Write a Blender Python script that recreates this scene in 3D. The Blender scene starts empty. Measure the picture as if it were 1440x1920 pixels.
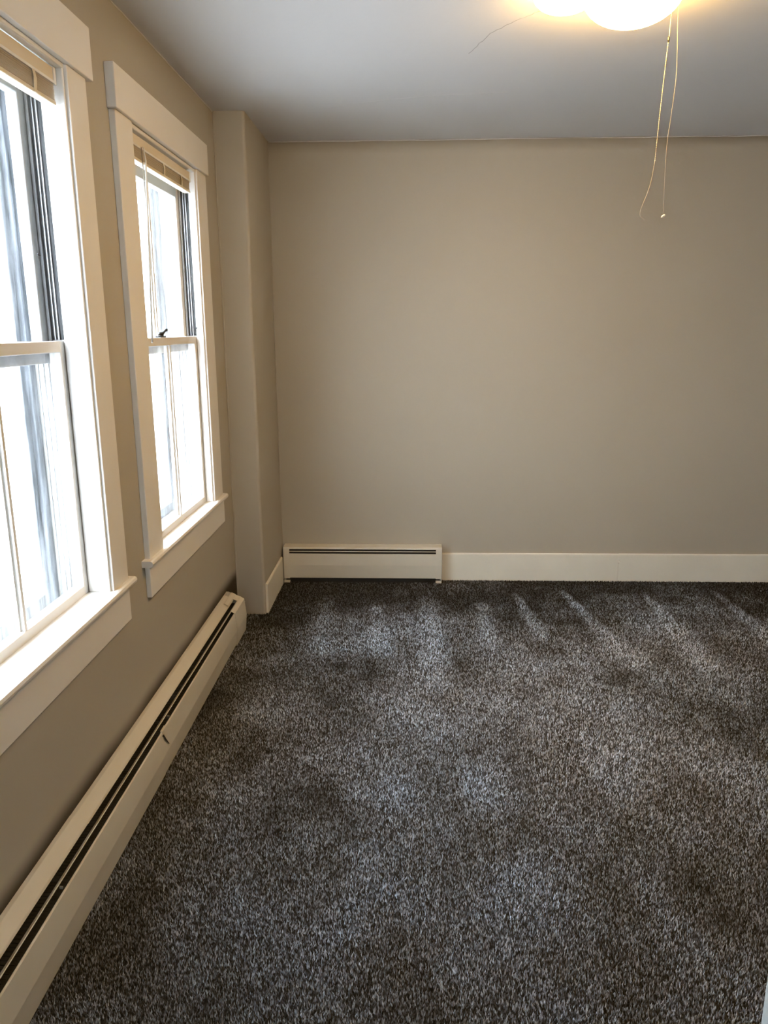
import bpy, bmesh, math, random
import numpy as np
from mathutils import Matrix, Vector

random.seed(7)
S = bpy.context.scene
COL = S.collection

# ------------------------------------------------------------------ camera
F_PX, PITCH, YAW, ROLL = 1436.8, 0.23564, -0.034347, 0.0047437
CAM = Vector((0.8912, 0.0, 1.4502))
fw = Vector((math.sin(YAW) * math.cos(PITCH), math.cos(YAW) * math.cos(PITCH), -math.sin(PITCH)))
rt = Vector((math.cos(YAW), -math.sin(YAW), 0))
dn = fw.cross(rt)
rt2 = math.cos(ROLL) * rt + math.sin(ROLL) * dn
dn2 = -math.sin(ROLL) * rt + math.cos(ROLL) * dn
cd = bpy.data.cameras.new('camera')
cam = bpy.data.objects.new('camera', cd)
COL.objects.link(cam)
m = Matrix((rt2, -dn2, -fw)).transposed().to_4x4()
m.translation = CAM
cam.matrix_world = m
cd.sensor_fit = 'HORIZONTAL'
cd.sensor_width = 36.0
cd.lens = F_PX / 1440.0 * 36.0
cd.clip_start = 0.02
S.camera = cam

# ------------------------------------------------------------------ world, light, exposure
w = bpy.data.worlds.new('overcast_sky')
S.world = w
w.use_nodes = True
bg = w.node_tree.nodes['Background']
bg.inputs[0].default_value = (0.86, 0.93, 1.0, 1)
bg.inputs[1].default_value = 19.5
LAMP_STRENGTH = 78.0
LAMP_COLOR = (1.0, 0.60, 0.17, 1)
S.view_settings.view_transform = 'Standard'
S.view_settings.look = 'None'
S.view_settings.exposure = 0.14
S.view_settings.gamma = 1.0
S.view_settings.use_curve_mapping = False

# ------------------------------------------------------------------ materials
def new_mat(name):
    mt = bpy.data.materials.new(name)
    mt.use_nodes = True
    nt = mt.node_tree
    return mt, nt, nt.nodes['Principled BSDF']

def painted(name, col, rough=0.5, var=0.03, nscale=3.0, bump=0.02, bscale=180.0, metal=0.0, stretch=(1, 1, 1), bdist=0.002):
    mt, nt, b = new_mat(name)
    N, L = nt.nodes, nt.links
    tc = N.new('ShaderNodeTexCoord')
    mp = N.new('ShaderNodeMapping')
    mp.inputs['Scale'].default_value = stretch
    L.new(tc.outputs['Object'], mp.inputs[0])
    n1 = N.new('ShaderNodeTexNoise')
    n1.inputs['Scale'].default_value = nscale
    n1.inputs['Detail'].default_value = 4
    L.new(mp.outputs[0], n1.inputs['Vector'])
    r = N.new('ShaderNodeValToRGB')
    r.color_ramp.elements[0].position = 0.3
    r.color_ramp.elements[1].position = 0.7
    r.color_ramp.elements[0].color = [c * (1 - var) for c in col] + [1]
    r.color_ramp.elements[1].color = [min(1, c * (1 + var)) for c in col] + [1]
    L.new(n1.outputs['Fac'], r.inputs[0])
    L.new(r.outputs[0], b.inputs['Base Color'])
    b.inputs['Roughness'].default_value = rough
    b.inputs['Metallic'].default_value = metal
    n2 = N.new('ShaderNodeTexNoise')
    n2.inputs['Scale'].default_value = bscale
    n2.inputs['Detail'].default_value = 3
    L.new(mp.outputs[0], n2.inputs['Vector'])
    bp = N.new('ShaderNodeBump')
    bp.inputs['Strength'].default_value = bump * 10
    bp.inputs['Distance'].default_value = bdist
    L.new(n2.outputs['Fac'], bp.inputs['Height'])
    L.new(bp.outputs[0], b.inputs['Normal'])
    return mt

M = {}
M['wall'] = painted('greige_wall_paint', (0.430, 0.392, 0.322), 0.62, 0.02, 1.2, 0.02, 60)
M['ceiling'] = painted('white_ceiling_paint', (0.70, 0.69, 0.68), 0.75, 0.015, 1.0, 0.02, 40)
M['trim'] = painted('white_trim_paint', (0.80, 0.78, 0.74), 0.38, 0.015, 4, 0.02, 60)
M['base'] = painted('cream_baseboard_paint', (0.78, 0.75, 0.66), 0.42, 0.03, 5, 0.03, 40)
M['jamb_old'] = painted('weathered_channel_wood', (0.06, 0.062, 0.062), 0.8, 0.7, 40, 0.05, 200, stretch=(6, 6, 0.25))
M['storm'] = painted('weathered_storm_frame', (0.27, 0.295, 0.32), 0.7, 0.5, 25, 0.05, 200, stretch=(4, 4, 0.4))
M['alu'] = painted('dull_aluminium', (0.42, 0.43, 0.44), 0.45, 0.1, 20, 0.01, 80, metal=0.6)
M['dark'] = painted('dark_weatherstrip', (0.05, 0.05, 0.055), 0.7, 0.2, 20)
M['sash_up'] = painted('grey_white_sash_paint', (0.46, 0.47, 0.48), 0.5, 0.10, 15, 0.03, 80)
M['heater'] = painted('almond_enamel_steel', (0.66, 0.62, 0.53), 0.36, 0.03, 6, 0.01, 60)
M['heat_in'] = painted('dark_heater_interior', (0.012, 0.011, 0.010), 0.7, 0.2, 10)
M['fin'] = painted('dusty_aluminium_fin', (0.022, 0.020, 0.018), 0.6, 0.2, 40, metal=0.3)
M['blind'] = painted('almond_vinyl_slat', (0.70, 0.60, 0.44), 0.4, 0.03, 10, 0.01, 60)
M['blind_white'] = painted('white_blind_rail', (0.84, 0.83, 0.80), 0.35, 0.02, 10)
M['black'] = painted('black_iron', (0.012, 0.012, 0.012), 0.4, 0.2, 20)
M['chain'] = painted('nickel_chain', (0.42, 0.38, 0.30), 0.35, 0.05, 30, metal=0.7)
M['cord'] = painted('cotton_pull_cord', (0.30, 0.27, 0.22), 0.8, 0.1, 60)
M['pendant'] = painted('white_plastic_pendant', (0.85, 0.84, 0.80), 0.3, 0.02, 20)
M['pan'] = painted('white_enamel_pan', (0.80, 0.79, 0.75), 0.35, 0.02, 10)
M['ground'] = painted('pale_bounce_ground', (0.80, 0.81, 0.83), 0.9, 0.05, 0.5)  # unseen outdoor ground, made this pale to bounce daylight up to the ceiling
M['crack'] = painted('plaster_crack', (0.42, 0.41, 0.40), 0.9, 0.1, 30)
M['door_paint'] = painted('cool_white_door_paint', (0.80, 0.86, 0.86), 0.4, 0.02, 4)

# left wall with the dark brown band that fades out just above the heater
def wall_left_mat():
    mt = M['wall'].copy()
    mt.name = 'greige_wall_paint_with_brown_band'
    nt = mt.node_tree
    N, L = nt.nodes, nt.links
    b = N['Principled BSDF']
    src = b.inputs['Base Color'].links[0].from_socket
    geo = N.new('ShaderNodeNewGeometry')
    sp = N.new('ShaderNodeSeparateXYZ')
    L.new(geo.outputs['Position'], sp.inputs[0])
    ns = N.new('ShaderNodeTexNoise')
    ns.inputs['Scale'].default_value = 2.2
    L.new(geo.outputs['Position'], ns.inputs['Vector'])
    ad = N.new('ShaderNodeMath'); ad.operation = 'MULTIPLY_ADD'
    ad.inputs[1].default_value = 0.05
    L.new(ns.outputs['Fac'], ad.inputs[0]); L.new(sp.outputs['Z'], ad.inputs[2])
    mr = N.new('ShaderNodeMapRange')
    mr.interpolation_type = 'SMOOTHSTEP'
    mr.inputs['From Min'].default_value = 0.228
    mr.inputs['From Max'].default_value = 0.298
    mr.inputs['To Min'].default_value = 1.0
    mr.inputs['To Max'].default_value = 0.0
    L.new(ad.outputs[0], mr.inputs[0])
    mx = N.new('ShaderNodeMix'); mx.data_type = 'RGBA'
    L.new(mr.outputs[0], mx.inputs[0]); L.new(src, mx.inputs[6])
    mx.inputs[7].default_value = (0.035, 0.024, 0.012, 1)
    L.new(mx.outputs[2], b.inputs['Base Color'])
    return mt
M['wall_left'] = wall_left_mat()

def glass_mat(name, streak=0.0, tint=(1, 1, 1)):
    mt = bpy.data.materials.new(name)
    mt.use_nodes = True
    nt = mt.node_tree
    N, L = nt.nodes, nt.links
    N.clear()
    out = N.new('ShaderNodeOutputMaterial')
    tr = N.new('ShaderNodeBsdfTransparent'); tr.inputs[0].default_value = (*tint, 1)
    gl = N.new('ShaderNodeBsdfGlossy'); gl.inputs['Roughness'].default_value = 0.02
    lw = N.new('ShaderNodeLayerWeight'); lw.inputs[0].default_value = 0.5
    pw = N.new('ShaderNodeMath'); pw.operation = 'POWER'; pw.inputs[1].default_value = 5
    L.new(lw.outputs['Facing'], pw.inputs[0])
    fr = N.new('ShaderNodeMath'); fr.operation = 'MULTIPLY_ADD'; fr.inputs[1].default_value = 0.5; fr.inputs[2].default_value = 0.02
    L.new(pw.outputs[0], fr.inputs[0])
    mx = N.new('ShaderNodeMixShader')
    L.new(fr.outputs[0], mx.inputs[0]); L.new(tr.outputs[0], mx.inputs[1]); L.new(gl.outputs[0], mx.inputs[2])
    df = N.new('ShaderNodeBsdfTranslucent'); df.inputs[0].default_value = (0.6, 0.62, 0.65, 1)
    dd = N.new('ShaderNodeBsdfDiffuse'); dd.inputs[0].default_value = (0.5, 0.5, 0.5, 1)
    md = N.new('ShaderNodeMixShader'); md.inputs[0].default_value = 0.3
    L.new(df.outputs[0], md.inputs[1]); L.new(dd.outputs[0], md.inputs[2])
    tc = N.new('ShaderNodeTexCoord'); mp = N.new('ShaderNodeMapping')
    mp.inputs['Scale'].default_value = (1, 22, 1.2)
    L.new(tc.outputs['Object'], mp.inputs[0])
    n = N.new('ShaderNodeTexNoise'); n.inputs['Scale'].default_value = 3; n.inputs['Detail'].default_value = 6
    L.new(mp.outputs[0], n.inputs['Vector'])
    mr = N.new('ShaderNodeMapRange')
    mr.inputs['From Min'].default_value = 0.45; mr.inputs['From Max'].default_value = 0.75
    mr.inputs['To Max'].default_value = streak
    L.new(n.outputs['Fac'], mr.inputs[0])
    m2 = N.new('ShaderNodeMixShader')
    L.new(mr.outputs[0], m2.inputs[0]); L.new(mx.outputs[0], m2.inputs[1]); L.new(md.outputs[0], m2.inputs[2])
    L.new(m2.outputs[0], out.inputs[0])
    return mt
M['glass'] = glass_mat('old_window_glass', 0.10)
M['storm_glass'] = glass_mat('dusty_storm_glass', 0.16, (0.96, 0.98, 1.0))

def emis_mat(name, col, st):
    mt, nt, b = new_mat(name)
    b.inputs['Base Color'].default_value = (0.9, 0.85, 0.75, 1)
    b.inputs['Roughness'].default_value = 0.2
    b.inputs['Emission Color'].default_value = col
    b.inputs['Emission Strength'].default_value = st
    return mt
M['lamp'] = emis_mat('lit_frosted_glass', LAMP_COLOR, LAMP_STRENGTH)

def carpet_mat(name, attr):
    mt, nt, b = new_mat(name)
    N, L = nt.nodes, nt.links
    b.inputs['Roughness'].default_value = 0.85
    b.inputs['Specular IOR Level'].default_value = 0.25
    if attr:
        a = N.new('ShaderNodeAttribute'); a.attribute_name = 'yarn'
        L.new(a.outputs['Color'], b.inputs['Base Color'])
    else:
        tc = N.new('ShaderNodeTexCoord')
        n = N.new('ShaderNodeTexNoise'); n.inputs['Scale'].default_value = 170; n.inputs['Detail'].default_value = 2
        L.new(tc.outputs['Object'], n.inputs['Vector'])
        r = N.new('ShaderNodeValToRGB')
        r.color_ramp.elements[0].position = 0.38; r.color_ramp.elements[0].color = (0.02, 0.018, 0.017, 1)
        r.color_ramp.elements[1].position = 0.68; r.color_ramp.elements[1].color = (0.13, 0.125, 0.125, 1)
        L.new(n.outputs['Fac'], r.inputs[0]); L.new(r.outputs[0], b.inputs['Base Color'])
    return mt
M['pile'] = carpet_mat('heathered_carpet_yarn', True)
M['backing'] = carpet_mat('carpet_backing', False)

# ------------------------------------------------------------------ mesh helpers
def mesh_obj(name, bm, mat, parent=None, smooth=False):
    me = bpy.data.meshes.new(name)
    bmesh.ops.recalc_face_normals(bm, faces=bm.faces)
    bm.to_mesh(me); bm.free()
    if smooth:
        for p in me.polygons: p.use_smooth = True
    me.materials.append(mat)
    o = bpy.data.objects.new(name, me)
    COL.objects.link(o)
    if parent: o.parent = parent
    return o

def box(bm, x0, x1, y0, y1, z0, z1, bev=0.0, seg=2):
    t = bmesh.new()
    bmesh.ops.create_cube(t, size=1)
    for v in t.verts:
        v.co = Vector((x0 if v.co.x < 0 else x1, y0 if v.co.y < 0 else y1, z0 if v.co.z < 0 else z1))
    if bev > 0:
        bmesh.ops.bevel(t, geom=list(t.edges), offset=bev, segments=seg, profile=0.5, affect='EDGES', clamp_overlap=True)
    merge(bm, t)

def merge(bm, t):
    vm = {v: bm.verts.new(v.co) for v in t.verts}
    for f in t.faces:
        try: bm.faces.new([vm[v] for v in f.verts])
        except ValueError: pass
    t.free()

def prism(bm, prof, axis, a, b):
    """prof: closed 2-D outline; axis 'y': prof=(x,z); axis 'x': prof=(y,z)"""
    def P(p, t): return (p[0], t, p[1]) if axis == 'y' else (t, p[0], p[1])
    A = [bm.verts.new(P(p, a)) for p in prof]; B = [bm.verts.new(P(p, b)) for p in prof]
    n = len(prof)
    for i in range(n): bm.faces.new((A[i], A[(i + 1) % n], B[(i + 1) % n], B[i]))
    bm.faces.new(A[::-1]); bm.faces.new(B)

def sheet(pts, th):
    """thicken an open polyline (x,z) into a closed outline of thickness th"""
    up, dn_ = [], []
    n = len(pts)
    for i, p in enumerate(pts):
        a = pts[max(0, i - 1)]; b = pts[min(n - 1, i + 1)]
        dx, dz = b[0] - a[0], b[1] - a[1]
        l = math.hypot(dx, dz) or 1
        nx, nz = -dz / l * th / 2, dx / l * th / 2
        up.append((p[0] + nx, p[1] + nz)); dn_.append((p[0] - nx, p[1] - nz))
    return up + dn_[::-1]

def tube(bm, pts, r, seg=8):
    rings = []
    n = len(pts)
    for i, p in enumerate(pts):
        p = Vector(p)
        d = (Vector(pts[min(n - 1, i + 1)]) - Vector(pts[max(0, i - 1)])).normalized()
        u = d.cross(Vector((0.3, 1, 0.1))).normalized(); v = d.cross(u)
        rr = r[i] if isinstance(r, (list, tuple)) else r
        rings.append([bm.verts.new(p + rr * (math.cos(2 * math.pi * k / seg) * u + math.sin(2 * math.pi * k / seg) * v)) for k in range(seg)])
    for a, b in zip(rings, rings[1:]):
        for k in range(seg): bm.faces.new((a[k], a[(k + 1) % seg], b[(k + 1) % seg], b[k]))
    bm.faces.new(rings[0][::-1]); bm.faces.new(rings[-1])

def lathe(bm, prof, c, seg=48):
    rings = []
    for r, z in prof:
        if r < 1e-5: rings.append([bm.verts.new((c[0], c[1], c[2] + z))])
        else: rings.append([bm.verts.new((c[0] + r * math.cos(2 * math.pi * k / seg), c[1] + r * math.sin(2 * math.pi * k / seg), c[2] + z)) for k in range(seg)])
    for a, b in zip(rings, rings[1:]):
        for k in range(seg):
            k2 = (k + 1) % seg
            if len(a) == 1 and len(b) == 1: continue
            if len(a) == 1: bm.faces.new((a[0], b[k2], b[k]))
            elif len(b) == 1: bm.faces.new((a[k], a[k2], b[0]))
            else: bm.faces.new((a[k], a[k2], b[k2], b[k]))

def empty(name, loc, label=None, cat=None, group=None, kind=None):
    o = bpy.data.objects.new(name, None)
    o.location = loc; o.empty_display_size = 0.1
    COL.objects.link(o)
    return tag(o, label, cat, group, kind)

def tag(o, label=None, cat=None, group=None, kind=None):
    if label: o['label'] = label
    if cat: o['category'] = cat
    if group: o['group'] = group
    if kind: o['kind'] = kind
    return o

def part(name, bm, mat, root, smooth=False, label=None):
    """bm is in world space; store it relative to the root's location"""
    top = root
    off = Vector(root.location)
    if root.parent: off = Vector(root.location) + Vector(root.parent.location)
    for v in bm.verts: v.co -= off
    o = mesh_obj(name, bm, mat, root, smooth)
    if label: o['label'] = label
    return o

def B(*a, **k):
    bm = bmesh.new(); box(bm, *a, **k); return bm

# ------------------------------------------------------------------ room shell
H = 2.40
D = 4.32
XR = 3.9
YF = -1.7
TW = 0.20
W1 = dict(y0=1.376, y1=2.12, z0=0.655, z1=2.10)
W2 = dict(y0=2.586, y1=3.33, z0=0.655, z1=2.075)

def struct(name, bm, mat, smooth=False):
    return tag(mesh_obj(name, bm, mat, None, smooth), kind='structure')

struct('floor', B(-TW, XR + .1, YF - .1, D + .1, -0.1, 0.0), M['backing'])
bm = bmesh.new()
box(bm, -TW, XR + .1, YF - .1, D + .1, H, H + .1)
struct('ceiling', bm, M['ceiling'])
bm = bmesh.new()
ys = [YF - .1, W1['y0'] - .03, W1['y1'] + .03, W2['y0'] - .03, W2['y1'] + .03, D + .1]
box(bm, -TW, 0, ys[0], ys[1], 0, H)
box(bm, -TW, 0, ys[2], ys[3], 0, H)
box(bm, -TW, 0, ys[4], ys[5], 0, H)
for Wd, a, b in ((W1, ys[1], ys[2]), (W2, ys[3], ys[4])):
    box(bm, -TW, 0, a, b, 0, Wd['z0'] - .02)
    box(bm, -TW, 0, a, b, Wd['z1'] + .02, H)
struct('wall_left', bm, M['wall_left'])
# back wall: gently uneven old plaster with a hand-cut paint line at the ceiling
bm = bmesh.new()
nx_, nz_ = 60, 36
rn = random.Random(3)
ph = [rn.random() * 6.28 for _ in range(8)]
grid = []
for j in range(nz_ + 1):
    row = []
    for i in range(nx_ + 1):
        x = XR * i / nx_; z = H * j / nz_
        d = 0.0022 * math.sin(1.9 * x + ph[0]) * math.sin(1.7 * z + ph[1]) + 0.0012 * math.sin(5 * x + ph[2]) * math.sin(4 * z + ph[3])
        row.append(bm.verts.new((x, D + d, z)))
    grid.append(row)
for j in range(nz_):
    for i in range(nx_): bm.faces.new((grid[j][i], grid[j][i + 1], grid[j + 1][i + 1], grid[j + 1][i]))
for v in [v for v in bm.verts]: pass
o = struct('wall_back', bm, M['wall'], True)
sm = o.modifiers.new('thickness', 'SOLIDIFY'); sm.thickness = 0.1; sm.offset = 1.0
# make sure the thickness grows away from the room
o.data.update()
if o.data.polygons[0].normal.y > 0: sm.offset = 1.0
else: sm.offset = -1.0
struct('wall_right', B(XR, XR + .1, YF - .1, D + .1, 0, H), M['wall'])
bm = bmesh.new()
RX0, RX1, RZ0, RZ1 = 0.52, 1.06, 0.95, 1.80
box(bm, -TW, RX0, YF - .1, YF, 0, H); box(bm, RX1, XR + .1, YF - .1, YF, 0, H)
box(bm, RX0, RX1, YF - .1, YF, 0, RZ0); box(bm, RX0, RX1, YF - .1, YF, RZ1, H)
struct('wall_rear', bm, M['wall'])
w3 = empty('window_3', ((RX0 + RX1) / 2, YF, RZ0), kind='structure')
bm = bmesh.new()
for a, b, c, d in ((RX0 - .1, RX0, RZ0 - .1, RZ1 + .1), (RX1, RX1 + .1, RZ0 - .1, RZ1 + .1), (RX0, RX1, RZ1, RZ1 + .1), (RX0, RX1, RZ0 - .1, RZ0)):
    box(bm, a, b, YF, YF + .02, c, d, bev=.002)
part('window_casing', bm, M['trim'], w3)
bm = bmesh.new()
for a, b, c, d in ((RX0, RX0 + .035, RZ0, RZ1), (RX1 - .035, RX1, RZ0, RZ1), (RX0, RX1, RZ1 - .04, RZ1), (RX0, RX1, RZ0, RZ0 + .04), (RX0, RX1, 1.41, 1.44)):
    box(bm, a, b, YF - .06, YF - .03, c, d, bev=.002)
part('sash', bm, M['trim'], w3)
part('pane', B(RX0 + .03, RX1 - .03, YF - .047, YF - .044, RZ0 + .03, RZ1 - .03), M['glass'], w3)

# chase boxing in the back left corner, soft plaster corner bead
bm = bmesh.new()
r = 0.014
prof = [(0.0, 3.735)] + [(0.143 - r + r * math.sin(t), 3.735 + r - r * math.cos(t)) for t in [k * math.pi / 12 for k in range(7)]] + [(0.143, D + .03), (0.0, D + .03)]
def wav(z): return 0.0018 * math.sin(3.1 * z + 1) + 0.0012 * math.sin(7.3 * z)
nz_ = 24
rings = []
for j in range(nz_ + 1):
    z = H * j / nz_
    rings.append([bm.verts.new((p[0] + (wav(z) if 0 < i < len(prof) - 1 else 0), p[1] + (wav(z + 1) if i < 8 else 0), z)) for i, p in enumerate(prof)])
for a, b in zip(rings, rings[1:]):
    for k in range(len(prof)):
        k2 = (k + 1) % len(prof); bm.faces.new((a[k], a[k2], b[k2], b[k]))
struct('wall_corner', bm, M['wall'])

# wavy caulk / paint bead lines where planes meet
def bead_line(name, pts, rad, mat):
    bm = bmesh.new(); tube(bm, pts, rad, 6)
    return tag(mesh_obj(name, bm, mat, None, True), kind='structure')
rr_ = random.Random(11)
bead_line('trim_1', [(x * .05 + .143, D - .001, H - .002 - rr_.random() * .002) for x in range(0, 74)], 0.0022, M['ceiling'])
bead_line('trim_2', [(0.003, 3.734, z) for z in [H * k / 20 for k in range(21)]], 0.004, M['wall'])
bead_line('trim_3', [(0.1445, D - .002 - .001 * rr_.random(), .2 + 2.2 * k / 30) for k in range(31)], 0.003, M['wall'])
bead_line('trim_4', [(0.001, 1.0 + .05 * k, H - .002 - rr_.random() * .002) for k in range(56)], 0.0022, M['ceiling'])
# hairline cracks in the ceiling plaster
def crack(pts, wdt, seed):
    bm = bmesh.new(); rr = random.Random(seed)
    P = []
    for (ax, ay), (bx, by) in zip(pts, pts[1:]):
        for k in range(8):
            t = k / 8; P.append((ax + (bx - ax) * t + rr.uniform(-.003, .003), ay + (by - ay) * t + rr.uniform(-.003, .003)))
    P.append(pts[-1])
    for a, b in zip(P, P[1:]):
        d = Vector((b[0] - a[0], b[1] - a[1], 0)); n = Vector((-d.y, d.x, 0)).normalized() * wdt / 2
        A = Vector((*a, H)); Bv = Vector((*b, H))
        vs = [A + n, Bv + n, Bv - n, A - n]
        lo = [bm.verts.new(v - Vector((0, 0, .0006))) for v in vs]; hi = [bm.verts.new(v + Vector((0, 0, .002))) for v in vs]
        bm.faces.new(lo); bm.faces.new(hi[::-1])
        for k in range(4): bm.faces.new((lo[k], lo[(k + 1) % 4], hi[(k + 1) % 4], hi[k]))
    return bm
tag(mesh_obj('trim_5', crack([(1.098, 3.044), (1.155, 2.853), (1.231, 2.744), (1.3, 2.66)], .0022, 1), M['crack']), kind='structure')
tag(mesh_obj('trim_6', crack([(.462, 3.731), (.729, 3.62), (1.024, 3.541), (1.3, 3.52)], .003, 2), M['ceiling']), kind='structure')

# ------------------------------------------------------------------ baseboards
bb = empty('baseboard_back', (1.083, D, 0), kind='structure')
def board_prof(depth, h):
    return [(D + .01, 0), (D + .01, h), (D - depth + .004, h), (D - depth + .001, h - .002), (D - depth, h - .006), (D - depth, 0)]
JX = 2.105
for a, b, hh in ((1.083, JX - .0006, .168), (JX + .0006, XR, .169)):
    bm = bmesh.new(); prism(bm, board_prof(.016, hh), 'x', a, b)
    part('baseboard_board', bm, M['base'], bb)
bm = bmesh.new()
t = bmesh.new(); bmesh.ops.create_icosphere(t, subdivisions=2, radius=.0075)
for v in t.verts: v.co = Vector((v.co.x + 2.108, v.co.y * .35 + D - .0165, v.co.z + .118))
merge(bm, t)
part('filled_nail_hole', bm, M['base'], bb, True)
bm = bmesh.new()
prism(bm, [(0.138, 0), (0.138, .163), (.153, .163), (.157, .158), (.157, 0)], 'y', 3.752, D - .085)
tag(mesh_obj('baseboard_left', bm, M['base']), kind='structure')

# ------------------------------------------------------------------ doorway edge close on the right
d1 = empty('door_1', (1.13, .35, 0), kind='structure')
part('door_jamb', B(1.112, 1.135, .27, .40, 0, H, bev=.0015), M['door_paint'], d1)
part('door_casing', B(1.135, 1.23, .395, .412, 0, H, bev=.003), M['door_paint'], d1)
struct('wall_front', B(1.135, XR, .28, .395, 0, H), M['wall'])

# ------------------------------------------------------------------ windows
def build_window(name, Wd, cas, hz0, hz1, hy0, hy1, st_y0, st_y1, ap, xs, head_z, toprail=.075, upmat='sash_up'):
    """xs: x of the room face of the lower sash"""
    y0, y1 = Wd['y0'], Wd['y1']
    T = 0.02
    root = empty(name, (0, (y0 + y1) / 2, Wd['z0']), kind='structure')
    part('head_casing', B(0, .030, hy0, hy1, hz0, hz1, bev=.0025), M['trim'], root)
    part('side_casing', B(0, T, y0 - cas, y0, .695, hz0, bev=.0025), M['trim'], root)
    part('side_casing', B(0, T, y1, y1 + cas, .695, hz0, bev=.0025), M['trim'], root)
    # stool with nosed front and horns
    bm = bmesh.new()
    prof = [(xs - .01, .676), (.030, .676), (.036, .680), (.0385, .6875), (.036, .695), (.030, .698), (xs - .01, .698)]
    prism(bm, prof, 'y', y0, y1)
    prism(bm, [(0.0, .676), (.030, .676), (.036, .680), (.0385, .6875), (.036, .695), (.030, .698), (0.0, .698)], 'y', st_y0, y0)
    prism(bm, [(0.0, .676), (.030, .676), (.036, .680), (.0385, .6875), (.036, .695), (.030, .698), (0.0, .698)], 'y', y1, st_y1)
    part('stool', bm, M['trim'], root)
    part('apron', B(0, .017, ap[0], ap[1], ap[2], .677, bev=.002), M['trim'], root)
    # jamb boards and head jamb
    part('jamb', B(-.145, .001, y0 - .028, y0, Wd['z0'] - .02, Wd['z1'] + .02), M['trim'], root)
    part('jamb', B(-.145, .001, y1, y1 + .028, Wd['z0'] - .02, Wd['z1'] + .02), M['trim'], root)
    part('head_jamb', B(-.145, .001, y0 - .028, y1 + .028, head_z, Wd['z1'] + .02), M['trim'], root)
    # stop beads with rounded room edge
    for ya, yb in ((y0, y0 + .010), (y1 - .010, y1)):
        part('stop_bead', B(xs + .002, .012, ya, yb, .698, head_z, bev=.003), M['trim'], root)
    part('stop_bead', B(xs + .045 if xs < -.04 else -.012, .014, y0, y1, head_z - .014, head_z, bev=.005, seg=3), M['trim'], root)
    # weathered sash channel above the lower sash + tracks
    MR = 1.42
    xa, xb = xs - .034, xs - .070
    for s, yy in ((1, y0), (-1, y1)):
        def YB(t0, t1): return (min(yy + s * t0, yy + s * t1), max(yy + s * t0, yy + s * t1))
        a, b = YB(-.0005, .003)
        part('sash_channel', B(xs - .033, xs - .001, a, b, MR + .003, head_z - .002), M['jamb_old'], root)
        a, b = YB(0, .010)
        part('parting_bead', B(xs - .040, xs - .032, a, b, .66, head_z - .002, bev=.001), M['alu'], root)
        for k in range(3):
            xk = xs - .052 - .015 * k
            a, b = YB(0, .006)
            part('storm_track', B(xk - .0015, xk + .0015, a, b, .66, MR - .03), M['alu'], root)
        a, b = YB(-.01, .030)
        part('storm_stop', B(-.198, -.146, a, b, .62, head_z, bev=.002), M['storm'], root)
    part('exterior_sill', B(-.26, xs - .034, y0 - .02, y1 + .02, .625, .668, bev=.003), M['trim'], root)
    # lower sash
    def sash(nm, mat, X0, X1, ya, yb, za, zb, st, bot, top, matg, munt=True):
        bm = bmesh.new()
        b_ = .0025
        box(bm, X0, X1, ya, ya + st, za, zb, bev=b_); box(bm, X0, X1, yb - st, yb, za, zb, bev=b_)
        box(bm, X0 + .0005, X1 - .0005, ya + .002, yb - .002, za, za + bot, bev=b_)
        box(bm, X0 + .0005, X1 - .0005, ya + .002, yb - .002, zb - top, zb, bev=b_)
        so = part(nm, bm, mat, root)
        yc = (ya + yb) / 2
        if munt:
            bm = bmesh.new()
            prism(bm, [(X0 + .006, za + bot - .002), (X1 - .003, za + bot - .002), (X1 - .003, zb - top + .002), (X0 + .006, zb - top + .002)], 'y', yc - .006, yc + .006)
            prism(bm, [(X0 + .012, za + bot - .002), (X0 + .020, za + bot - .002), (X0 + .020, zb - top + .002), (X0 + .012, zb - top + .002)], 'y', yc - .013, yc + .013)
            part('muntin', bm, mat, so)
            spans = ((ya + st - .004, yc - .004), (yc + .004, yb - st + .004))
        else: spans = ((ya + st - .004, yb - st + .004),)
        for a, b in spans:
            part('pane', B(X0 + .0145, X0 + .0175, a, b, za + bot - .004, zb - top + .004), matg, so)
        return so
    for k in range(2):
        for s_, yy in ((1, y0), (-1, y1)):
            ya_, yb_ = sorted((yy, yy + s_ * .007))
            part('channel_rib', B(xs - .014 - .010 * k, xs - .011 - .010 * k, ya_, yb_, MR + .003, head_z - .003), M['alu'], root)
    lo = sash('lower_sash', M['trim'], xs - .032, xs, y0 + .004, y1 - .004, .670, MR, .030, .055, .030, M['glass'])
    up = sash('upper_sash', M[upmat], xs - .073, xs - .042, y0 + .002, y1 - .002, MR - .060, head_z - .001, .040, .060, toprail, M['glass'])
    stf = sash('storm_frame', M['storm'], -.182, -.158, y0 + .03, y1 - .03, .662, head_z, .028, .045, .045, M['storm_glass'], False)
    return root, lo, up

win1, lo1, up1 = build_window('window_1', W1, .118, 2.103, 2.235, 1.226, 2.268, 1.21, 2.262, (1.235, 2.245, .562), -.054, 2.105)
win2, lo2, up2 = build_window('window_2', W2, .143, 2.083, 2.206, 2.432, 3.486, 2.412, 3.502, (2.438, 3.498, .562), -.020, 2.082, .112, 'trim')

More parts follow.
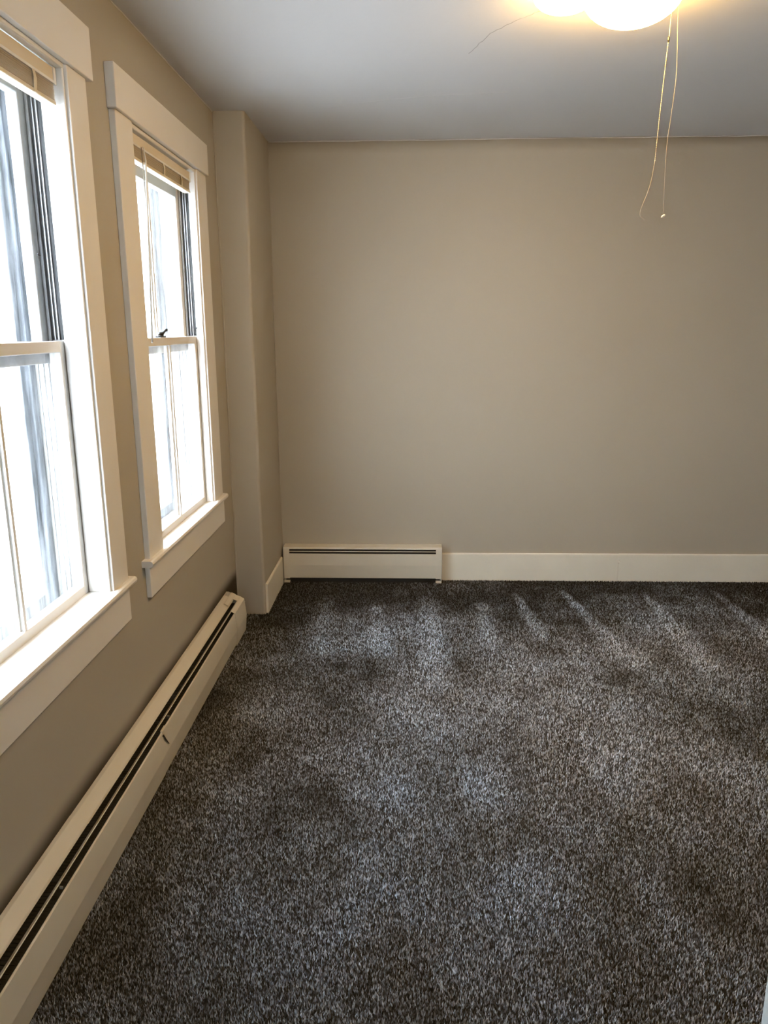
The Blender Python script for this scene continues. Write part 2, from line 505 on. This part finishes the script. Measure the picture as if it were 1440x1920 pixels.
# sash lock on the meeting rail of the far window
bm = bmesh.new()
lx, ly, lz = -.036, 2.895, 1.420
box(bm, lx - .012, lx + .012, ly - .026, ly + .026, lz - .0005, lz + .005, bev=.002)
t = bmesh.new(); lathe(t, [(0, .016), (.009, .015), (.012, .010), (.011, .004), (.012, 0), (0, 0)], (lx, ly, lz + .004), 16); merge(bm, t)
tube(bm, [(lx, ly, lz + .012), (lx + .004, ly + .020, lz + .016), (lx + .006, ly + .036, lz + .024), (lx + .008, ly + .048, lz + .027)], [.005, .005, .0045, .006], 8)
tube(bm, [(lx, ly - .004, lz + .010), (lx + .004, ly - .022, lz + .013), (lx + .006, ly - .036, lz + .010)], [.004, .004, .003], 8)
part('sash_lock', bm, M['black'], lo2, label='black iron sash lock')
# screw hooks left in the jamb
for wn, y_, z_, x_ in ((win2, 3.318, 1.452, -.016), (win1, 2.078, 1.64, -.085)):
    bm = bmesh.new(); tube(bm, [(x_, y_ + .012, z_), (x_, y_, z_), (x_ + .003, y_ - .004, z_ + .004)], .0022, 6)
    part('jamb_screw', bm, M['dark'], wn, True)

# ------------------------------------------------------------------ blinds, drawn right up
def build_blind(y0, y1, top, sag, ladders, label, wand=None, x=-.004, hr=.036, stk=.052):
    root = empty('window_blind', (x, (y0 + y1) / 2, top), label, 'blind')
    bm = bmesh.new()
    zb = top - hr
    prism(bm, [(x - .026, zb + .002), (x - .002, zb), (x, zb + .002), (x, top - .001), (x - .002, top), (x - .026, top)], 'y', y0, y1)
    part('headrail', bm, M['blind'], root)
    bm = bmesh.new()
    prism(bm, [(x - .027, zb - .002), (x + .0015, zb - .002), (x + .0025, zb + .004), (x + .0002, zb + .005), (x - .001, zb + .001), (x - .027, zb + .001)], 'y', y0 + .002, y1 - .002)
    part('headrail_lip', bm, M['blind_white'], root)
    n = 15
    pitch = (stk - .012) / n
    mesh = None
    yc = (y0 + y1) / 2
    for k in range(n):
        z = zb - .004 - pitch * (k + .5)
        if mesh is None:
            bm = bmesh.new()
            pts = [(-.0245 + .0242 * t / 4 , .0011 * math.sin(math.pi * t / 4)) for t in range(5)]
            prism(bm, sheet(pts, .0009), 'y', -(y1 - y0) / 2 + .006, (y1 - y0) / 2 - .006)
            o = mesh_obj('slat', bm, M['blind'], root); mesh = o.data
        else:
            o = bpy.data.objects.new('slat', mesh); COL.objects.link(o); o.parent = root
        o.location = (random.uniform(-.0008, .0006), 0, z - top)
    zs = zb - stk
    part('bottom_rail', B(x - .026, x + .001, y0 + .005, y1 - .005, zs, zs + .010, bev=.002), M['blind'], root)
    for yl in ladders:
        bm = bmesh.new()
        P = [(x + .0015, yl, zb), (x + .0040, yl + .001, zb - stk * .35), (x + .0035, yl - .001, zb - stk * .7), (x + .002, yl, zs + .001)]
        for a, b in zip(P, P[1:]):
            vs = [bm.verts.new((a[0], a[1] - .007, a[2])), bm.verts.new((a[0], a[1] + .007, a[2])), bm.verts.new((b[0], b[1] + .007, b[2])), bm.verts.new((b[0], b[1] - .007, b[2]))]
            bm.faces.new(vs)
            v2 = [bm.verts.new(v.co - Vector((.001, 0, 0))) for v in vs]; bm.faces.new(v2[::-1])
            for q_ in range(4): bm.faces.new((vs[q_], v2[q_], v2[(q_ + 1) % 4], vs[(q_ + 1) % 4]))
        part('ladder_tape', bm, M['blind'], root)
    if wand:
        (ya, za), (yb, zb_) = wand
        bm = bmesh.new(); tube(bm, [(x + .006, ya, za), (x + .010, ya - .001, za - .03), (x + .013, yb, zb_)], [.0022, .0035, .0035], 6)
        part('tilt_wand', bm, M['pendant'], root, True)
        bm = bmesh.new(); tube(bm, [(x + .004, ya, za + .014), (x + .008, ya, za + .008), (x + .006, ya, za)], .002, 6)
        part('wand_hook', bm, M['blind_white'], root)
        for dy, zz in ((.028, 1.0), (.034, 1.15)):
            bm = bmesh.new(); tube(bm, [(x + .003, ya - .045 + dy, zb + .004), (x + .004, ya - .045 + dy, zs), (x + .006, ya - .038 + dy, zz + .5)], .0009, 5)
            part('lift_cord', bm, M['cord'], root)
        # bracket and clip at the end
        part('end_bracket', B(x - .028, x + .004, y0 - .002, y0 + .010, zb - .004, top + .006, bev=.001), M['blind_white'], root)
    part('end_bracket', B(x - .028, x + .003, y1 - .008, y1 + .003, zb - .004, top + .001, bev=.001), M['blind_white'], root)
    return root
build_blind(W1['y0'] + .014, W1['y1'] - .018, 2.089, 0, (1.55, 1.985),
            'raised almond mini blind under the head of the nearer window, stack seen in part', x=-.006)
build_blind(W2['y0'] + .014, W2['y1'] - .060, 2.060, 0, (2.93, 3.145),
            'raised almond mini blind in the farther window with a white tilt wand hanging down',
            wand=((2.705, 2.02), (2.628, 1.405)), x=.006, hr=.034, stk=.046)

# ------------------------------------------------------------------ baseboard heaters
def heater_parts(root, L0, L1, axis, caps, splice=None):
    """profile u = distance from wall, v = height; axis 'y' runs along the left wall, 'x' along the back wall"""
    def P(prof):
        return prof if axis == 'y' else [(D - p[0], p[1]) for p in prof]
    def pr(name, prof, a, b, mat, label=None, smooth=False):
        bm = bmesh.new(); prism(bm, P(prof), axis, a, b)
        return part(name, bm, mat, root, smooth, label)
    c0, c1 = caps
    pr('back_plate', [(0.0, .012), (.004, .012), (.004, .205), (0.0, .205)], L0 + .003, L1 - .003, M['heater'])
    segs = [(L0, L1)] if not splice else [(L0, splice[0]), (splice[0], L1)]
    for i, (a, b) in enumerate(segs):
        dz = -.0015 * i
        pr('top_cover', sheet([(.001, .2065 + dz), (.012, .2065 + dz), (.030, .1975 + dz), (.0445, .190 + dz), (.0465, .184 + dz)], .0018), max(a, L0 + c0), min(b, L1 - c1), M['heater'])
    fs = [(L0, L1)] if not splice else [(L0, splice[1]), (splice[1], L1)]
    for i, (a, b) in enumerate(fs):
        dx = .0016 * i
        pr('front_panel', sheet([(.0820 - dx, .162), (.0825 - dx, .169), (.0845 - dx, .1715), (.0870 - dx, .169), (.0950 - dx, .094), (.0875 - dx, .020), (.083 - dx, .018)], .0018), max(a, L0 + c0 * .5), min(b, L1 - c1 * .5), M['heater'])
    pr('damper', sheet([(.0560, .168), (.0620, .174), (.0690, .1805), (.0706, .1798)], .0014), L0 + c0 * .75, L1 - c1 * .75, M['heater'])
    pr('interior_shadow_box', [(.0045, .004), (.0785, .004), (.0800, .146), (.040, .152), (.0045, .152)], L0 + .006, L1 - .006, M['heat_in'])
    # copper pipe and fins beneath the slots
    n = int((L1 - L0) / .012)
    bm = bmesh.new()
    for k in range(n):
        t_ = L0 + .02 + k * (L1 - L0 - .04) / n
        if axis == 'y': box(bm, .018, .066, t_, t_ + .0006, .152, .1535)
        else: box(bm, t_, t_ + .0006, D - .066, D - .018, .152, .1535)
    f = part('fin_element', bm, M['fin'], root); f['kind'] = 'stuff'
    return pr

hl = empty('baseboard_heater', (0.0, 2.0, 0), 'long almond baseboard heater running along the left wall beneath both windows', 'heater')
pr = heater_parts(hl, 0.75, 3.502, 'y', (.0, .05), splice=(1.745, 2.235))
full = [(.001, .012), (.001, .208), (.012, .208), (.046, .1935), (.070, .1835), (.0885, .172), (.0965, .094), (.0890, .012)]
capout = [(p[0], p[1]) for p in full]
# end cap: ridge piece over the top, face piece over the front, end plate
pr('end_cap', sheet([(.026, .2030), (.030, .2030), (.0455, .1955), (.0480, .1900)], .0018), 3.345, 3.503, M['heater'])
pr('end_cap_slot_cover', sheet([(.047, .1925), (.0690, .1835)], .0014), 3.440, 3.503, M['heater'])
pr('end_cap_face', sheet([(.0680, .1835), (.071, .1830), (.0878, .1725), (.0960, .094), (.0885, .014)], .0016), 3.300, 3.503, M['heater'])
pr('end_cap_plate', full, 3.500, 3.504, M['heater'])
# splice tab with a dark snag in the front panel
pr('splice_tab', sheet([(.0810, .1745), (.0880, .1750), (.0905, .150)], .0012), 2.235, 2.275, M['heater'])
bm = bmesh.new()
P0 = [(.0893, 2.235, .162), (.0918, 2.250, .138), (.0947, 2.272, .110)]
for a, b, wa, wb in ((P0[0], P0[1], .0050, .0042), (P0[1], P0[2], .0042, .0008)):
    vs = [bm.verts.new((a[0] - .0004, a[1] - wa, a[2])), bm.verts.new((a[0] - .0004, a[1] + wa, a[2])), bm.verts.new((b[0] - .0004, b[1] + wb, b[2])), bm.verts.new((b[0] - .0004, b[1] - wb, b[2]))]
    bm.faces.new(vs); v2 = [bm.verts.new(v.co + Vector((.0018, 0, .0004))) for v in vs]; bm.faces.new(v2[::-1])
    for q_ in range(4): bm.faces.new((vs[q_], v2[q_], v2[(q_ + 1) % 4], vs[(q_ + 1) % 4]))
part('seam_gap', bm, M['heat_in'], hl, label='dark narrow gap at the panel seam')
# bits of plaster/caulk crumbled off the end
bm = bmesh.new()
rq = random.Random(5)
for k in range(9):
    t = bmesh.new(); bmesh.ops.create_icosphere(t, subdivisions=1, radius=rq.uniform(.0015, .0038))
    c = Vector((.068 + rq.uniform(-.004, .022), 3.508 + rq.uniform(0, .005), .165 - k * .006 + rq.uniform(-.004, .004)))
    for v in t.verts: v.co = v.co * rq.uniform(.7, 1.3) + c
    merge(bm, t)
part('caulk_crumbs', bm, M['trim'], hl)['kind'] = 'stuff'
# damper clips
for yk in (1.52, 2.34):
    bm = bmesh.new(); box(bm, .0705, .078, yk, yk + .004, .170, .175)
    part('damper_clip', bm, M['alu'], hl)

hb = empty('baseboard_heater', (0.62, D, 0), 'short almond baseboard heater on the back wall in the left corner', 'heater')
HB0, HB1 = .160, 1.078
def bp(name, prof, a, b, mat, label=None):
    bm = bmesh.new(); prism(bm, [(D - p[0], p[1]) for p in prof], 'x', a, b)
    return part(name, bm, mat, hb, label=label)
bp('back_plate', [(0.0, .012), (.004, .012), (.004, .217), (0.0, .217)], HB0 + .002, HB1 - .002, M['heater'])
bp('top_cover', sheet([(.001, .2185), (.050, .2185), (.068, .2160), (.0705, .2110), (.0710, .2065)], .0018), HB0 + .0025, HB1 - .0025, M['heater'])
bp('damper', sheet([(.0600, .1900), (.0700, .1945), (.0712, .1945), (.0716, .1915)], .0016), HB0 + .03, HB1 - .03, M['heater'])
bp('front_panel', sheet([(.069, .170), (.0705, .1795), (.0745, .1800), (.0785, .112), (.0725, .034), (.069, .033)], .0018), HB0 + .002, HB1 - .002, M['heater'])
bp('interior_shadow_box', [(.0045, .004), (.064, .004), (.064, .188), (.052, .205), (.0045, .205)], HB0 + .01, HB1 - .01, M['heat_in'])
full = [(.001, .0), (.001, .220), (.050, .220), (.0695, .2170), (.0735, .203), (.0765, .183), (.0805, .112), (.075, .014), (.075, .0)]
for a, b in ((HB0, HB0 + .034), (HB1 - .034, HB1)):
    bm = bmesh.new()
    prism(bm, [(D - p[0], p[1]) for p in sheet([(.001, .2195), (.050, .2195), (.0690, .2168), (.0725, .203), (.0755, .183), (.0795, .112), (.0738, .030)], .0016)], 'x', a, b)
    prism(bm, [(D - p[0], p[1]) for p in full], 'x', a if a == HB0 else b - .002, a + .002 if a == HB0 else b)
    prism(bm, [(D - p[0], p[1]) for p in [(.066, .006), (.080, .006), (.080, .018), (.066, .018)]], 'x', a, b)
    part('end_cap', bm, M['heater'], hb)

# ------------------------------------------------------------------ ceiling light and its pull chains
LC = Vector((1.525, 2.495, H))
cl = empty('ceiling_light', LC, 'lit warm ceiling light with frosted glass shades, cut off by the top of the picture', 'ceiling light')
bm = bmesh.new(); lathe(bm, [(0, .0), (.150, .0), (.155, -.004), (.155, -.016), (.146, -.022), (0, -.022)], LC, 48)
part('ceiling_pan', bm, M['pan'], cl, True)
bm = bmesh.new(); lathe(bm, [(.138, -.020)] + [(.140 * math.cos(t), -.024 - .082 * math.sin(t)) for t in [k * math.pi / 2 / 12 for k in range(12)]] + [(0, -.106)], LC, 64)
part('glass_shade', bm, M['lamp'], cl, True)
LC2 = LC + Vector((-.190, .015, 0))
bm = bmesh.new(); lathe(bm, [(0, 0), (.095, 0), (.098, -.004), (.098, -.012), (.092, -.016), (0, -.016)], LC2, 40)
box(bm, LC2.x + .06, LC.x - .12, LC2.y - .03, LC2.y + .03, H - .016, H, bev=.003)
part('ceiling_pan', bm, M['pan'], cl, True)
bm = bmesh.new(); lathe(bm, [(.088, -.014)] + [(.092 * math.cos(t), -.016 - .048 * math.sin(t)) for t in [k * math.pi / 2 / 10 for k in range(10)]] + [(0, -.064)], LC2, 48)
part('glass_shade', bm, M['lamp'], cl, True)

def smooth_path(P, n=8):
    out = []
    for i in range(len(P) - 1):
        p0, p1, p2, p3 = (Vector(P[max(0, i - 1)]), Vector(P[i]), Vector(P[i + 1]), Vector(P[min(len(P) - 1, i + 2)]))
        for k in range(n):
            t = k / n
            out.append(.5 * ((2 * p1) + (p2 - p0) * t + (2 * p0 - 5 * p1 + 4 * p2 - p3) * t * t + (3 * p1 - p0 - 3 * p2 + p3) * t ** 3))
    out.append(Vector(P[-1])); return out
YC = 2.42
def KP(P, k=2.60 / 2.42):
    return [tuple(CAM + (Vector(p) - CAM) * k) for p in P]
pc = empty('pull_chain', (1.614, YC, 2.38), 'beaded metal pull chain with curling cord hanging left of the thinner string', 'pull chain')
A = smooth_path(KP([(1.606, YC - .06, 2.382), (1.6145, YC, 2.30), (1.6125, YC, 2.24)]), 6)
bm = bmesh.new(); tube(bm, A, .0009, 6); part('link_cord', bm, M['cord'], pc)
t = bmesh.new(); lathe(t, [(0, .008), (.003, .006), (.0036, 0), (.003, -.006), (0, -.008)], KP([(1.6115, YC, 2.232)])[0], 12)
part('connector', t, M['black'], pc, True, 'small dark chain connector')
path = smooth_path(KP([(1.611, YC, 2.226), (1.603, YC, 2.06), (1.600, YC, 1.98), (1.598, YC, 1.92)]), 40)
Ls = [0.0]
for a, b in zip(path, path[1:]): Ls.append(Ls[-1] + (b - a).length)
bm = bmesh.new()
s, i, cnt = 0.0, 0, 0
while s < Ls[-1]:
    while Ls[i + 1] < s: i += 1
    p = path[i].lerp(path[i + 1], (s - Ls[i]) / (Ls[i + 1] - Ls[i]))
    t = bmesh.new(); bmesh.ops.create_icosphere(t, subdivisions=1, radius=.0018)
    for v in t.verts: v.co += p
    merge(bm, t); s += .0050
tube(bm, path, .0005, 5)
part('bead_chain', bm, M['chain'], pc, True)['kind'] = 'stuff'
path = smooth_path(KP([(1.598, YC, 1.92), (1.591, YC, 1.862), (1.580, YC, 1.822), (1.570, YC, 1.795), (1.565, YC, 1.775), (1.568, YC, 1.765), (1.579, YC, 1.757)]), 8)
bm = bmesh.new(); tube(bm, path, .0008, 6); part('cord_tail', bm, M['cord'], pc, True)

ps = empty('pull_string', (1.632, YC, 2.38), 'thin pale pull string ending in a small white pendant, right of the bead chain', 'pull string')
path = smooth_path(KP([(1.618, YC - .06, 2.382), (1.632, YC, 2.30), (1.638, YC, 2.20), (1.640, YC, 2.129), (1.634, YC, 2.032), (1.629, YC, 1.962), (1.630, YC, 1.85), (1.633, YC, 1.772)]), 8)
bm = bmesh.new(); tube(bm, path, .0005, 6); part('string', bm, M['cord'], ps, True)
bm = bmesh.new(); tube(bm, KP([(1.628, YC, 1.7625), (1.630, YC, 1.764), (1.6335, YC, 1.7665), (1.637, YC, 1.769), (1.6385, YC, 1.770)]), [.0012, .003, .0036, .003, .001], 10)
part('pendant', bm, M['pendant'], ps, True, 'small white end pendant')

# ------------------------------------------------------------------ outside ground
struct('ground', B(-60, -TW - .02, -60, 60, -.9, -.8), M['ground'])

# ------------------------------------------------------------------ carpet
rng = np.random.default_rng(5)
def vnoise(x, y, sc, seed):
    r = np.random.default_rng(seed); G = r.random((128, 128))
    u, v = x * sc, y * sc
    i, j = np.floor(u).astype(int), np.floor(v).astype(int); fx, fy = u - i, v - j
    fx = fx * fx * (3 - 2 * fx); fy = fy * fy * (3 - 2 * fy)
    g = lambda a, b: G[a % 128, b % 128]
    return (g(i, j) * (1 - fx) + g(i + 1, j) * fx) * (1 - fy) + (g(i, j + 1) * (1 - fx) + g(i + 1, j + 1) * fx) * fy
X, Y, SP = [], [], []
y = 0.95
while y < D - .006:
    s = .0033 + .0009 * (y - 1.0)
    xl = .012; xr = min(XR, 1.30 + .50 * y)
    n = int((xr - xl) / s)
    X.append(xl + (np.arange(n) + rng.random(n) * .9) * s); Y.append(np.full(n, y) + (rng.random(n) - .5) * s * .9); SP.append(np.full(n, s))
    y += s
X = np.concatenate(X); Y = np.concatenate(Y); SP = np.concatenate(SP)
keep = ~((X < .146) & (Y > 3.735))
X, Y, SP = X[keep], Y[keep], SP[keep]
n = len(X)
# brushed nap: blotches and vacuum strokes (world positions on the carpet)
nap_shade = .55 * vnoise(X, Y, 3.3, 1) + .45 * vnoise(X + 5, Y * .8, 7.5, 2) + .22 * vnoise(X, Y, 17, 3)
nap_shade = (nap_shade - .60) * 1.9
def seg(ax, ay, bx, by, wa, wb, amp):
    dx, dy = bx - ax, by - ay; L2 = dx * dx + dy * dy
    t = np.clip(((X - ax) * dx + (Y - ay) * dy) / L2, 0, 1)
    d = np.hypot(X - ax - t * dx, Y - ay - t * dy)
    wd = wa + (wb - wa) * t
    return amp * np.exp(-(d / wd) ** 3) * np.clip(t * 6 + .1, 0, 1)
STROKES = []
STROKES = [(1.479, 4.10, 1.53, 3.45, 0.018, .045, 1.2), (1.742, 4.18, 1.88, 3.15, .018, .06, 1.3), (2.20, 4.12, 2.19, 3.15, .018, .07, 1.2),
           (2.60, 4.16, 2.61, 3.40, .018, .055, 1.1), (1.285, 3.95, 1.267, 3.40, .03, .06, .7), (.986, 4.0, 1.0, 2.95, .035, .08, .9),
           (.712, 3.92, .763, 3.25, .03, .06, .8), (.441, 3.94, .476, 3.30, .03, .06, .6), (1.112, 2.35, 1.12, 2.22, .06, .10, .5),
           (1.57, 2.45, 1.60, 2.25, .06, .09, .5), (1.17, 1.86, 1.18, 1.72, .07, .09, .6), (.76, 1.95, .80, 1.78, .06, .09, .5)]
for sgm in STROKES: nap_shade = nap_shade + seg(*sgm)
# darker along the back and left walls: brushed pile plus painted shade
nap_shade = nap_shade - .72 * np.clip((1.0 - (D - Y) / .80) * 1.8, 0, 1) - .50 * np.clip(1.15 - (X - .1) / (.45 + .08 * Y), 0, 1)
nap_shade = np.clip(nap_shade, -1, 1.2)
yarn = rng.random(n)
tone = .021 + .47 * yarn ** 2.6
tone = tone * np.clip(1 + .85 * nap_shade, .25, 2.2)
warm = (vnoise(X, Y, 2.1, 9) - .5) * .10 + (rng.random(n) - .5) * .10
cool = np.clip((tone - .03) / .10, 0, 1) * .6 + .4 * np.clip(.5 + nap_shade, 0, 1)
col = np.stack([tone * (1.02 - .16 * cool + warm), tone, tone * (.92 + .29 * cool - warm), np.ones(n)], 1)
hgt = (.0075 + .0045 * rng.random(n)) * (1 + .15 * nap_shade)
ang = rng.random(n) * 6.283
lean = .0035 * rng.random(n)
lx_ = lean * np.cos(ang); ly_ = lean * np.sin(ang) - .0022 * nap_shade
rad = SP * .62
V = np.zeros((n, 4, 3), np.float32)
for k in range(3):
    V[:, k, 0] = X + rad * np.cos(ang + k * 2.0944); V[:, k, 1] = Y + rad * np.sin(ang + k * 2.0944); V[:, k, 2] = .0002
V[:, 3, 0] = X + lx_; V[:, 3, 1] = Y + ly_; V[:, 3, 2] = hgt
idx = (np.arange(n) * 4)[:, None]
Fc = np.concatenate([idx + np.array([[0, 1, 3]]), idx + np.array([[1, 2, 3]]), idx + np.array([[2, 0, 3]])], 1).reshape(-1).astype(np.int32)
me = bpy.data.meshes.new('carpet')
me.vertices.add(n * 4); me.vertices.foreach_set('co', V.reshape(-1))
me.loops.add(n * 9); me.loops.foreach_set('vertex_index', Fc)
me.polygons.add(n * 3); me.polygons.foreach_set('loop_start', (np.arange(n * 3) * 3).astype(np.int32))
me.update(calc_edges=True)
at = me.color_attributes.new('yarn', 'FLOAT_COLOR', 'POINT')
at.data.foreach_set('color', np.repeat(col, 4, axis=0).astype(np.float32).reshape(-1))
me.materials.append(M['pile'])
co = bpy.data.objects.new('carpet', me); COL.objects.link(co)
tag(co, 'dark grey heathered cut-pile carpet with vacuum stroke marks covering the floor', 'carpet', kind='stuff')
print('tufts', n)
